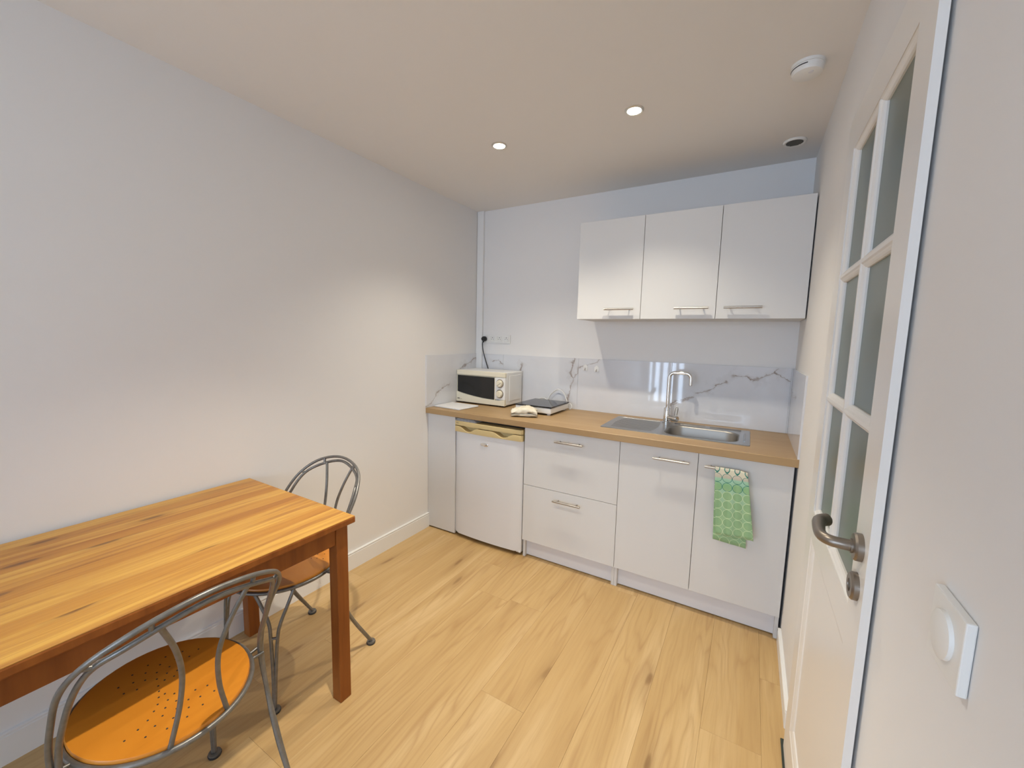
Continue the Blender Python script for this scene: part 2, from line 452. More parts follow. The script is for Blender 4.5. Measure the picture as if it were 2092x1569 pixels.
# ------------------------------------------------------------------ marble-effect splash tiles
ZS = 1.2775
V = dict(
    V1=[(.868, 1.272), (.856, 1.222), (.844, 1.167), (.865, 1.124), (.848, 1.068), (.841, 1.013), (.823, .961)],
    V1b=[(.904, 1.202), (.901, 1.171), (.869, 1.133)],
    V2=[(1.061, 1.276), (1.039, 1.258), (.995, 1.242), (.945, 1.227), (.913, 1.207)],
    V3=[(2.122, 1.276), (2.103, 1.251), (2.06, 1.223), (2.007, 1.194), (1.968, 1.213), (1.91, 1.214)],
    V3b=[(2.103, 1.251), (2.15, 1.222), (2.199, 1.194)],
    V4=[(1.868, 1.174), (1.802, 1.148), (1.79, 1.128), (1.73, 1.096), (1.695, 1.089)],
    V5=[(1.683, 1.069), (1.605, 1.037), (1.565, 1.017), (1.551, 1.0)],
    V5b=[(1.683, 1.065), (1.648, 1.049), (1.605, 1.025), (1.559, .997)],
    W1=[(.154, 1.222), (.208, 1.232), (.254, 1.2)], W2=[(.431, 1.209), (.415, 1.168)],
    L1=[(-.028, 1.242), (-.074, 1.232), (-.106, 1.206), (-.194, 1.183), (-.236, 1.167)],
    L2=[(-.369, 1.054), (-.435, 1.031), (-.51, 1.003), (-.531, .971), (-.576, .927), (-.641, .908)],
    R1=[(-.05, 1.16), (-.16, 1.13), (-.30, 1.15)])
tiles = [(.0525, .2565, ['W1'], .0045), (.2575, .9005, ['V1', 'V1b', 'W2'], .0065), (.9015, 1.5445, ['V2'], .004), (1.5455, 2.1885, ['V3', 'V3b', 'V4', 'V5', 'V5b'], .0055), (2.1895, XR-.0085, [], .004)]
for x0, x1, vs, wdt in tiles:
    box('splash_tile', (x0, x1, -.008, 0, .9005, ZS), m_marble('marble_tile', [(V[k], wdt) for k in vs], 0), wb, .0005)
box('splash_tile', (XL, XL+.008, -.629, -.0005, .9005, ZS), m_marble('marble_tile_left', [(V['L1'], .007), (V['L2'], .004)], 1), wl, .0005)
box('splash_tile', (XR-.008, XR, -.6273, -.0005, .9005, ZS), m_marble('marble_tile_right', [(V['R1'], .004)], 1), wr, .0005)

# ------------------------------------------------------------------ glazed door in the right wall
d1 = bpy.data.objects.new('door_1', None); COL.objects.link(d1); d1.location = (XR-.02, -1.56, 0); struct(d1, 'white door with six frosted panes above a solid panel')
LX = 2.1845; LT = .0135                    # front face of the leaf, thickness of its overlapping lip
LY0, LY1, LZ0, LZ1 = -1.205, -1.915, .008, 2.06
GY0, GY1, GZ0, GZ1 = -1.300, -1.820, .905, 1.960
PZ0, PZ1 = .150, .822
def leafbox(y0, y1, z0, z1, x0=LX, x1=LX+LT): return (x0, x1, min(y0, y1), max(y0, y1), z0, z1)
boxes('leaf_frame', [leafbox(LY0, GY0, LZ0, LZ1), leafbox(GY1, LY1, LZ0, LZ1), leafbox(GY0, GY1, GZ1, LZ1), leafbox(GY0, GY1, PZ1, GZ0), leafbox(GY0, GY1, LZ0, PZ0)], M['door_white'], d1)
boxes('leaf_core', [leafbox(-1.240, GY0, .01, 2.03, LX+LT, LX+.042), leafbox(GY1, -1.882, .01, 2.03, LX+LT, LX+.042), leafbox(GY0, GY1, GZ1, 2.03, LX+LT, LX+.042),
                    leafbox(GY0, GY1, PZ1, GZ0, LX+LT, LX+.042), leafbox(GY0, GY1, .01, PZ0, LX+LT, LX+.042)], M['door_white'], d1)
def bevel_frame(name, y0, y1, z0, z1, w, xa, xb, mat, parent):
    """sloping moulding running round a rectangular opening, from face depth xa down to xb"""
    bm = bmesh.new()
    O = [(y0, z0), (y1, z0), (y1, z1), (y0, z1)]
    s = 1 if y1 > y0 else -1
    def ring(d, x): return [bm.verts.new((x, y0+s*d, z0+d)), ] + [bm.verts.new((x, y1-s*d, z0+d)), bm.verts.new((x, y1-s*d, z1-d)), bm.verts.new((x, y0+s*d, z1-d))]
    prof = [(0, xa), (w*.18, xa+(xb-xa)*.22), (w*.45, xa+(xb-xa)*.34), (w*.8, xa+(xb-xa)*.62), (w, xb), (w, xb+.004), (0, xb+.004)]
    R = [ring(*p) for p in prof]; R.append(R[0])
    for A, B in zip(R[:-1], R[1:]):
        for k in range(4): bm.faces.new((A[k], A[(k+1) % 4], B[(k+1) % 4], B[k]))
    return from_bm(name, bm, mat, parent)
bevel_frame('lower_panel_moulding', GY1, GY0, PZ0, PZ1, .030, LX, LX+.011, M['door_white'], d1)
box('lower_panel', (LX+.010, LX+.016, GY1+.02, GY0-.02, PZ0+.02, PZ1-.02), M['door_white'], d1)
ym, zs_ = (GY0+GY1)/2, [GZ0+(GZ1-GZ0)*k/3 for k in range(4)]
bw = .0115                                   # half width of a glazing bar
box('glazing_bar', (LX+.001, LX+.018, ym-bw*.55, ym+bw*.55, GZ0, GZ1), M['door_white'], d1, .002)
for z in zs_[1:3]:
    for a, b in ((GY1, ym-bw*.55), (ym+bw*.55, GY0)):
        box('glazing_bar', (LX+.001, LX+.018, a, b, z-bw*.55, z+bw*.55), M['door_white'], d1, .002)
for k in range(3):
    for a, b in ((GY1, ym-bw*.5), (ym+bw*.5, GY0)):
        a_, b_ = a, b
        za = zs_[k]+(0 if k == 0 else bw*.5); zb = zs_[k+1]-(0 if k == 2 else bw*.5)
        pn = box('pane', (LX+.0165, LX+.0205, a_+.002, b_-.002, za+.002, zb-.002), M['frosted'], d1)
        bevel_frame('bead', a_, b_, za, zb, .011, LX+.002, LX+.0125, M['door_white'], pn)
# lever handle
HY, HZ = -1.868, 1.043
lh = lathe('handle_rose', [(0, .0), (.0255, 0), (.0255, .009), (.023, .0125), (.013, .0135), (.013, .017), (0, .017)], (LX, HY, HZ), M['bronze'], d1, (-1, 0, 0))
pts = spline([(LX-.010, HY, HZ), (LX-.030, HY, HZ), (LX-.046, HY+.004, HZ), (LX-.056, HY+.018, HZ), (LX-.058, HY+.04, HZ), (LX-.056, HY+.07, HZ+.001), (LX-.051, HY+.098, HZ+.001), (LX-.038, HY+.113, HZ+.001)], 6)
n_ = len(pts)
tube('lever', pts, [.0105+(.003 if i > n_*.55 else 0)*((i-n_*.55)/(n_*.45)) for i in range(n_)], M['bronze'], lh, 14)
kr = lathe('key_rose', [(0, .0), (.0255, 0), (.0255, .008), (.022, .0115), (.012, .0115), (.0115, .008), (0, .008)], (LX, HY, .967), M['bronze'], d1, (-1, 0, 0))
lathe('key_cylinder', [(0, 0), (.0085, 0), (.0085, .003), (0, .003)], (LX-.008, HY, .970), M['black'], kr, (-1, 0, 0), 18)
struct(box('trim_2', (XR-.026, XR-.004, -1.95, -1.172, 0, .006), M['threshold'], None, .002), 'dark metal strip on the floor along the door')

# ------------------------------------------------------------------ kitchen units
YFACE = -.6033; YT = .018                  # front plane, front thickness
X1, X2, X3, X4 = .7922, 1.3941, 1.792, 2.1932
ZB, ZSEAM, ZTOP = .1189, .4897, .862
def bar_handle(parent, xa, xb, z, yface, proj=.032, r=.0058):
    yb = yface-proj
    h = tube('handle', [(xa, yb, z), (xb, yb, z)], r, M['steel'], parent, 12)
    L = xb-xa
    for x in (xa+L*.16, xb-L*.16): tube('handle_post', [(x, yface, z), (x, yb, z)], .004, M['steel'], h, 10)
    return h
def front(name, x0, x1, z0, z1, yface, parent):
    return box(name, (x0+.0012, x1-.0012, yface, yface+YT, z0+.0012, z1-.0012), M['melamine'], parent, .001)
def carcass(parent, x0, x1):
    yb, yf = -.03, YFACE+YT+.001
    boxes('carcass', [(x0+.0005, x0+.0165, yf, yb, 0, ZTOP-.0005), (x1-.0165, x1-.0005, yf, yb, 0, ZTOP-.0005), (x0+.0165, x1-.0165, yf+.001, yb, ZB, ZB+.016), (x0+.0165, x1-.0165, yb-.004, yb, ZB+.016, ZTOP-.0005)], M['melamine'], parent)
    box('plinth', (x0+.0165, x1-.0165, YFACE+.042, YFACE+.058, .006, ZB+.001), M['plinth'], parent)
t = thing('drawer_cabinet', 'white base cabinet with two deep drawers between fridge and sink doors', 'cabinet', (X1, -.3, 0))
carcass(t, X1, X2)
a = front('drawer', X1, X2, ZSEAM, ZTOP-.001, YFACE, t); bar_handle(a, 1.010, 1.186, .803, YFACE)
a = front('drawer', X1, X2, ZB, ZSEAM, YFACE, t); bar_handle(a, 1.010, 1.186, .436, YFACE)
t = thing('sink_cabinet', 'white base cabinet with two doors under the steel sink', 'cabinet', (X2, -.3, 0))
carcass(t, X2, X4)
a = front('door', X2, X3, ZB, ZTOP-.001, YFACE, t); bar_handle(a, 1.577, 1.753, .803, YFACE)
a = front('door', X3, X4, ZB, ZTOP-.001, YFACE, t); bar_handle(a, 1.825, 2.001, .803, YFACE)
tag(box('filler_panel', (XL+.001, .2415, YFACE, YFACE+YT, .010, ZTOP-.001), M['melamine'], None, .001), 'plain white filler panel between left wall and fridge', 'panel')
# wall units
U0, U1, U2, U3, ZU0, ZU1, YU = 1.0007, 1.3968, 1.7967, 2.1987, 1.5422, 2.1365, -.330
def wall_unit(label, x0, x1, splits, handles):
    t = thing('wall_cabinet', label, 'cabinet', (x0, -.16, ZU0))
    boxes('carcass', [(x0+.0005, x0+.0165, YU+YT+.001, -.0005, ZU0, ZU1), (x1-.0165, x1-.0005, YU+YT+.001, -.0005, ZU0, ZU1), (x0+.0165, x1-.0165, YU+YT+.001, -.0005, ZU0, ZU0+.016),
                      (x0+.0165, x1-.0165, YU+YT+.001, -.0005, ZU1-.016, ZU1), (x0+.0165, x1-.0165, -.006, -.0005, ZU0+.016, ZU1-.016)], M['melamine'], t)
    for (a, b), (ha, hb) in zip(zip(splits[:-1], splits[1:]), handles):
        dr = front('door', a, b, ZU0-.001, ZU1, YU, t); bar_handle(dr, ha, hb, 1.600, YU)
wall_unit('single white wall cabinet at the left end of the row', U0, U1, (U0, U1), ((1.186, 1.362),))
wall_unit('double white wall cabinet next to the right wall above the sink', U1, U3, (U1, U2, U3), ((1.587, 1.763), (1.836, 2.012)))

# worktop with sink cut-out
SX0, SX1, SY0, SY1 = 1.238, 2.010, -.487, -.088       # sink outline
CX0, CX1, CY0, CY1 = 1.56, 1.975, -.470, -.150         # cut-out under the bowl
ZW = .90; YW = -.6273
XWL, XWR = XL+.0005, XR-.0005
bm = bmesh.new()
def ringf(bm, O, I):
    for k in range(4): bm.faces.new((O[k], O[(k+1) % 4], I[(k+1) % 4], I[k]))
def q4(x0, x1, y0, y1, z): return [bm.verts.new(c) for c in ((x0, y0, z), (x1, y0, z), (x1, y1, z), (x0, y1, z))]
b_ = .0025
To = q4(XWL, XWR, YW+b_, -.0005, ZW); Ti = q4(CX0, CX1, CY0, CY1, ZW)
Ma = q4(XWL, XWR, YW, -.0005, ZW-b_); Mb = q4(XWL, XWR, YW, -.0005, .862+b_)
Bo = q4(XWL, XWR, YW+b_, -.0005, .862); Bi = q4(CX0, CX1, CY0, CY1, .862)
ringf(bm, To, Ti); ringf(bm, Ti, Bi); ringf(bm, Bi, Bo); ringf(bm, Bo, Mb); ringf(bm, Mb, Ma); ringf(bm, Ma, To)
tag(from_bm('worktop', bm, M['worktop']), 'long oak-look worktop over fridge and base cabinets', 'worktop')

# ------------------------------------------------------------------ sink and tap
s = thing('sink', 'stainless steel sink with one bowl and ribbed drainer', 'sink', (1.62, -.29, ZW))
ZP = ZW+.004
bx0, bx1, by0, by1 = 1.585, 1.960, -.462, -.178
bm = bmesh.new()
ob = rrect(SX0, SX1, SY0, SY1, .012, 3); ib = rrect(bx0, bx1, by0, by1, .075, 8)
O = [bm.verts.new((x, y, ZP)) for x, y in ob]; I = [bm.verts.new((x, y, ZP)) for x, y in ib]
eo = [bm.edges.new((O[i], O[(i+1) % len(O)])) for i in range(len(O))]; ei = [bm.edges.new((I[i], I[(i+1) % len(I)])) for i in range(len(I))]
bmesh.ops.triangle_fill(bm, edges=eo+ei, use_beauty=True)
Lw = [bm.verts.new((x, y, ZW+.0003)) for x, y in rrect(SX0-.002, SX1+.002, SY0-.002, SY1+.002, .013, 3)]
for i in range(len(O)): bm.faces.new((O[i], O[(i+1) % len(O)], Lw[(i+1) % len(O)], Lw[i]))
from_bm('rim', bm, M['sink'], s, False)
bm = bmesh.new(); prev = None
for d, z in ((-.0005, ZP+.0002), (.003, ZP-.002), (.006, ZP-.008), (.012, ZP-.10), (.02, ZP-.135), (.04, ZP-.150), (.08, ZP-.153)):
    ring = [bm.verts.new((x, y, z)) for x, y in rrect(bx0+d, bx1-d, by0+d, by1-d, max(.075-d*.5, .02), 8)]
    if prev:
        for i in range(len(ring)): bm.faces.new((prev[i], prev[(i+1) % len(ring)], ring[(i+1) % len(ring)], ring[i]))
    prev = ring
bm.faces.new(prev)
o = from_bm('bowl', bm, M['bowl'], s, True, 60)
lathe('drain', [(0, 0), (.03, 0), (.03, .003), (.02, .004), (0, .001)], (1.772, -.32, ZP-.1525), M['chrome'], s, sides=20)
for k in range(9):
    y = -.165-.033*k
    tube('drainer_rib', [(1.275+.012*abs(k-4)*.3, y, ZP), (1.535-.01*abs(k-4)*.3, y, ZP)], .0085, M['sink'], s, 12, flat=.2)
tube('raised_rail', [(1.275, -.115, ZP), (1.51, -.115, ZP)], .005, M['sink'], s, 8, flat=.8)
tube('raised_rail', [(1.60, -.118, ZP), (1.775, -.118, ZP)], .010, M['sink'], s, 8, flat=.5)
tube('raised_rail', [(1.80, -.118, ZP), (1.965, -.118, ZP)], .010, M['sink'], s, 8, flat=.5)
tube('raised_rail', [(1.985, -.20, ZP), (1.985, -.40, ZP)], .005, M['sink'], s, 8, flat=.8)
FX, FY = 1.550, -.120
f = thing('kitchen_tap', 'chrome mixer tap with squared swan neck and loop lever', 'tap', (FX, FY, ZP))
lathe('tap_body', [(0, 0), (.026, 0), (.026, .006), (.0205, .008), (.0205, .094), (.019, .097), (0, .097)], (FX, FY, ZP+.0005), M['chrome'], f, sides=28)
zc, xe, rr = 1.222, 1.676, .034
P = [(FX, FY, ZP+.09), (FX, FY, 1.10)]
for k in range(9):
    a = math.radians(180-90*k/8); P.append((FX+rr+rr*math.cos(a), FY, zc-rr+rr*math.sin(a)))
for k in range(9):
    a = math.radians(90-90*k/8); P.append((xe-rr+rr*math.cos(a), FY, zc-rr+rr*math.sin(a)))
P.append((xe, FY, 1.150))
tube('spout', P, .0105, M['chrome'], f, 16)
lathe('aerator', [(0, 0), (.0085, 0), (.0085, .004), (0, .004)], (xe, FY, 1.1465), M['steel'], f, sides=16)
lv = lathe('lever_cartridge', [(0, 0), (.0165, 0), (.0165, .052), (.019, .053), (.019, .076), (.016, .080), (0, .080)], (FX, FY, .939), M['chrome'], f, (.86, -.5, 0), 24)
lx, ly = FX+.86*.066, FY-.5*.066
tube('lever', spline([(lx-.004, ly, .955), (lx-.006, ly-.004, .975), (lx-.001, ly-.007, 1.006), (lx+.006, ly-.008, 1.016), (lx+.012, ly-.007, 1.006), (lx+.009, ly-.003, .975), (lx+.005, ly, .955)], 6), .0028, M['chrome'], lv, 8)

# ------------------------------------------------------------------ fridge
FX0, FX1 = .243, .783
f = thing('fridge', 'small white under-counter fridge with beige wavy handle strip', 'fridge', (.51, -.3, 0))
box('cabinet', (FX0+.002, FX1+.003, -.552, -.05, .022, .828), M['fridge_white'], f, .004)
box('gasket', (FX0+.008, FX1-.006, -.560, -.552, .035, .815), M['rubber'], f)
bm = bmesh.new()
prof = []                                        # gently bowed door front with rounded sides
for k in range(13):
    u = k/12; x = FX0+(FX1-FX0)*u
    e = min(u, 1-u)*(FX1-FX0)
    prof.append((x, -.612-.012*math.sin(math.pi*u)+max(0, (.018-e))**2*60))
A = [bm.verts.new((x, y, .030)) for x, y in prof]+[bm.verts.new((FX1, -.560, .030)), bm.verts.new((FX0, -.560, .030))]
Bv = [bm.verts.new((v.co.x, v.co.y, .768)) for v in A]
k = len(A)
for i in range(k): bm.faces.new((A[i], A[(i+1) % k], Bv[(i+1) % k], Bv[i]))
bm.faces.new(A); bm.faces.new(Bv)
from_bm('door', bm, M['fridge_white'], f, True, 40)
# beige strip: plain upper band, recessed grip, wavy lower band
def band(name, ztop, zbot, dy, mat, parent):
    bm = bmesh.new(); n = 56; R = []
    for i in range(n+1):
        u = i/n; x = FX0+(FX1-FX0)*u
        y = -.614-.012*math.sin(math.pi*u)-dy
        e = min(u, 1-u)*(FX1-FX0); y += max(0, (.014-e))**2*70
        zt, zb = ztop(x), zbot(x)
        R.append([bm.verts.new(c) for c in ((x, y, zb), (x, y-.0005, zb+.002), (x, y-.0005, zt-.002), (x, y+.001, zt), (x, -.562, zt), (x, -.562, zb))])
    for A, B in zip(R[:-1], R[1:]):
        for j in range(6): bm.faces.new((A[j], A[(j+1) % 6], B[(j+1) % 6], B[j]))
    bm.faces.new(R[0]); bm.faces.new(R[-1])
    return from_bm(name, bm, mat, parent, True, 30)
def wave(x):
    z = .803
    for c in (.368, .646):
        d = abs(x-c)/.085
        if d < 1: z -= .030*(math.cos(math.pi*d)*.5+.5)
    return z
hs = band('handle_strip', lambda x: .838, lambda x: .809, .004, M['beige_strip'], f)
band('wavy_grip', wave, lambda x: .7645, .004, M['beige_strip'], f)
boxes('grip_recess', [(FX0+.004, FX1-.004, -.580, -.562, .768, .810)], M['beige_strip'], f)
box('print_mark', (.268, .272, -.6235, -.6205, .824, .829), M['bronze'], hs)
box('print_mark', (.274, .286, -.6245, -.6212, .8245, .8265), M['bronze'], hs)
bm = bmesh.new(); bmesh.ops.create_uvsphere(bm, u_segments=20, v_segments=10, radius=1)
bmesh.ops.scale(bm, vec=(.033, .006, .0115), verts=bm.verts); bmesh.ops.translate(bm, verts=bm.verts, vec=(.502, -.6245, .705))
bd = from_bm('badge', bm, M['chrome'], f, True); bd['label'] = 'oval chrome badge'
for x in (FX0+.03, FX1-.03):
    for y in (-.52, -.10): lathe('foot', [(0, 0), (.016, 0), (.016, .022), (0, .022)], (x, y, 0), M['rubber'], f, sides=14)
box('door_hinge', (FX1-.035, FX1-.002, -.600, -.556, .020, .030), M['white_plastic'], f, .001)
# papers lying on the fridge
ps = thing('paper_pile', 'few folded papers pushed into the gap above the fridge', 'papers', (.34, -.5, .8385))
for k in range(3):
    box('sheet', (.247+.004*k, .425-.012*k, -.612+.006*k, -.40, .8388+.0052*k, .8408+.0052*k), M['paper'], ps)

# ------------------------------------------------------------------ microwave
MX0, MX1, MY0, MY1, MZ0, MZ1 = .002, .447, -.288, -.030, .912, 1.158
m = thing('microwave', 'cream microwave oven with dark window and two round dials', 'microwave', ((MX0+MX1)/2, -.15, ZW))
box('housing', (MX0, MX1, MY0+.022, MY1, MZ0, MZ1), M['white_plastic'], m, .006, 2)
box('side_panel', (MX1-.001, MX1+.003, MY0+.065, MY1-.03, MZ0+.03, MZ1-.024), M['white_plastic'], m, .0015)
XC = .357                                        # door / control panel split
yf = MY0
box('top_band', (MX0, MX1, yf+.002, yf+.024, MZ1-.036, MZ1-.001), M['ivory'], m, .003)
box('control_panel', (XC+.001, MX1, yf+.004, yf+.024, MZ0+.045, MZ1-.037), M['white_plastic'], m, .002)
box('door_frame', (MX0, XC, yf+.006, yf+.024, MZ0+.002, MZ1-.037), M['ivory'], m, .002)
def arc(x): return MZ0+.036+.040*((XC+.02-x)/(XC+.02-MX0))**2.0     # swooping lower edge of the window
n_ = 16; xs = [MX0+.010+(XC-.004-MX0-.010)*i/n_ for i in range(n_+1)]
prism('window', [(x, arc(x)+.004) for x in xs]+[(xs[-1], MZ1-.041), (xs[0], MZ1-.041)], 1, yf+.002, yf+.010, M['micro_glass'], m, .0008)
xs = [MX0+(MX1-MX0)*i/n_ for i in range(n_+1)]
def arc2(x): return arc(min(x, XC+.02))+.001+(.010*((x-XC)/(MX1-XC))**2 if x > XC else 0)
bb = prism('lower_band', [(x, arc2(x)) for x in xs]+[(MX1, MZ0), (MX0, MZ0)], 1, yf-.001, yf+.022, M['ivory'], m, .0012)
box('print_mark', (MX0+.012, MX0+.034, yf-.0016, yf-.0009, MZ0+.020, MZ0+.026), M['black'], bb)
box('print_mark', (MX0+.038, MX0+.054, yf-.0016, yf-.0009, MZ0+.0195, MZ0+.0215), M['bronze'], bb)
for z, ang in ((1.077, 35), (1.000, 95)):
    kn = lathe('dial', [(0, 0), (.031, 0), (.031, .002), (.0265, .003), (.0245, .016), (.021, .019), (0, .019)], ((XC+MX1)/2, yf+.004, z), M['ivory'], m, (0, -1, 0), 28)
    lathe('dial_ring', [(.0275, .0022), (.032, .0022), (.032, .0032), (.0275, .0032)], ((XC+MX1)/2, yf+.004, z), M['bronze'], kn, (0, -1, 0), 28)
    bm = bmesh.new(); bm_box(bm, -.021, .021, -.025, -.018, -.0045, .0045, .0015)
    bmesh.ops.rotate(bm, verts=bm.verts, cent=(0, 0, 0), matrix=Matrix.Rotation(math.radians(-ang), 3, 'Y')); bmesh.ops.translate(bm, verts=bm.verts, vec=((XC+MX1)/2, yf+.006, z))
    from_bm('grip_ridge', bm, M['ivory'], kn)
for x in (MX0+.04, MX1-.04):
    for y in (MY0+.05, MY1-.03): lathe('foot', [(0, 0), (.012, 0), (.012, .0122), (0, .0122)], (x, y, ZW), M['black'], m, sides=12)
cord = tube('power_cord', spline([(.078, -.036, 1.385), (.073, -.040, 1.36), (.076, -.036, 1.31), (.088, -.022, 1.24), (.108, -.018, 1.18), (.125, -.0165, 1.13), (.14, -.0165, 1.05)], 6), .0038, M['black'], m, 8)
lathe('plug', [(0, 0), (.019, 0), (.021, .006), (.021, .022), (.015, .036), (0, .038)], (.080, -.0125, 1.401), M['black'], cord, (0, -1, 0), 24)
tube('plug_neck', [(.080, -.036, 1.398), (.078, -.036, 1.372)], [.010, .0055], M['black'], cord, 10)

# socket strip
so = thing('socket_strip', 'white four-gang socket strip on the wall above the microwave', 'socket', (.18, 0, 1.40))
box('back_plate', (.0525, .316, -.010, -.0002, 1.367, 1.433), M['white_plastic'], so, .002)
for i, x in enumerate((.082, .149, .216, .281)):
    g = boxes('socket', [(x-.026, x-.0215, -.0125, -.009, 1.376, 1.426), (x+.0215, x+.026, -.0125, -.009, 1.376, 1.426), (x-.0215, x+.0215, -.0125, -.009, 1.376, 1.380), (x-.0215, x+.0215, -.0125, -.009, 1.422, 1.426)], M['white_plastic'], so, .0006)
    if i == 0: continue
    lathe('socket_well', [(0, 0), (.0205, 0), (.0205, .003), (.0188, .003), (.0180, .0006), (0, .0006)], (x, -.0098, 1.401), M['white_plastic'], g, (0, -1, 0), 26)
    for dx, dz, rr_ in ((-.0085, -.001, .0026), (.0085, -.001, .0026), (.001, .011, .0034)):
        lathe('contact', [(0, 0), (rr_, 0), (rr_, .0012), (0, .0012)], (x+dx, -.0104, 1.401+dz), M['rubber'], g, (0, -1, 0), 10)

# adhesive hooks on the splash tiles
for x, z, lb in ((.956, 1.212, 'small white adhesive hook nearer the microwave'), (1.040, 1.207, 'small white adhesive hook nearer the tap')):
    hk = thing('wall_hook', lb, 'hook', (x, -.008, z), 'adhesive hooks on the splash tiles')
    prism('hook_plate', [(x-.017, z-.020), (x+.017, z-.020), (x+.017, z+.012), (x, z+.027), (x-.017, z+.012)], 1, -.0115, -.0082, M['white_plastic'], hk, .0006)
    tube('hook_pin', spline([(x, -.0115, z-.002), (x, -.016, z-.004), (x, -.020, z-.012), (x+.001, -.022, z-.016), (x, -.026, z-.010)], 4), .0022, M['steel'], hk, 8)

# ------------------------------------------------------------------ portable hob
HX0, HX1, HY0, HY1 = .583, .862, -.372, -.062
h = thing('portable_hob', 'white portable hob with black glass top beside the microwave', 'hob', (.72, -.2, ZW))
box('base', (HX0+.003, HX1-.003, HY0+.003, HY1-.003, .911, .951), M['white_plastic'], h, .006, 2)
box('glass_top', (HX0, HX1, HY0, HY1, .9512, .9600), M['glass_black'], h, .002, 2)
for x in (HX0+.03, HX1-.03):
    for y in (HY0+.03, HY1-.03): lathe('foot', [(0, 0), (.012, 0), (.014, .0115), (0, .0115)], (x, y, ZW), M['white_plastic'], h, sides=12)
tube('power_cord', spline([(.60, -.050, .955), (.64, -.038, .967), (.672, -.034, .955), (.684, -.032, .972), (.702, -.03, 1.002), (.755, -.03, 1.040), (.803, -.03, 1.016), (.828, -.033, .968), (.842, -.040, .940), (.868, -.055, .946), (.884, -.066, .930), (.878, -.066, .910), (.862, -.055, .904)], 6), .0035, M['white_plastic'], h, 8)

# folded cloth lying in front of the hob
def folded_cloth():
    bm = bmesh.new(); n = 26
    path = spline([(.040, .006), (.0, .005), (-.043, .007), (-.052, .016), (-.043, .024), (-.01, .022), (.030, .023), (.040, .030), (.030, .038), (-.012, .037), (-.044, .036), (-.054, .028), (-.058, .040), (-.045, .052), (-.01, .056), (.032, .052), (.048, .036), (.050, .016), (.043, .008)], 4)
    th = .0042; rng = random.Random(3); rows = []
    for i in range(n+1):
        u = i/n*2-1; sh = (1-abs(u)**4*.25); ring = []
        m_ = len(path)
        for j, p in enumerate(path):
            a = path[max(j-1, 0)]; b = path[min(j+1, m_-1)]
            t = Vector((b[0]-a[0], b[1]-a[1])); t.normalize(); nr = Vector((-t.y, t.x))
            w = .0034*math.sin(u*4.2+j*.55)+.0022*math.sin(u*9-j*.8+1)+.0012*math.sin(u*21+j*1.7)+rng.uniform(-.0008, .0008)
            for sg in (1, -1):
                y = p[0]*(1+.08*math.sin(u*3))+nr.x*th*.5*sg+w*.6; z = max(.0008+(.0002 if sg > 0 else 0), (p[1]+nr.y*th*.5*sg)*sh*(1.05+.09*math.sin(u*2.4+.8))+w*(1.0 if p[1] > .02 else .15))
                ring.append((u*.083+.004*math.sin(j*.5+u*3), y, z))
        rows.append([bm.verts.new(c) for c in ring])
    m_ = len(path)
    for A, B in zip(rows[:-1], rows[1:]):
        for j in range(m_-1):
            bm.faces.new((A[2*j], A[2*j+2], B[2*j+2], B[2*j])); bm.faces.new((A[2*j+1], B[2*j+1], B[2*j+3], A[2*j+3]))
        bm.faces.new((A[0], B[0], B[1], A[1])); bm.faces.new((A[-2], A[-1], B[-1], B[-2]))
    for R in (rows[0], rows[-1]):
        for j in range(m_-1): bm.faces.new((R[2*j], R[2*j+1], R[2*j+3], R[2*j+2]))
    o = from_bm('folded_cloth', bm, M['cloth'], None, True, 75)
    return o
o = folded_cloth(); o.location = (.712, -.468, ZW+.0005); o.rotation_euler = (0, 0, math.radians(26))
tag(o, 'small crumpled cream cloth folded on the worktop before the hob', 'cloth')

# papers on the worktop against the left wall
ps = thing('paper_sheets', 'white paper sheets lying on the worktop end by the wall', 'papers', (.13, -.45, ZW))
for k, dxy in enumerate(((0, 0), (.004, -.005), (-.001, .004))):
    q = [(.004, -.548), (.246, -.566), (.262, -.356), (.004, -.345)]
    prism('sheet', [(x+(dxy[0] if x > .1 else 0), y+dxy[1]) for x, y in q], 2, ZW+.0004+.0028*k, ZW+.0028+.0028*k, M['paper'], ps)

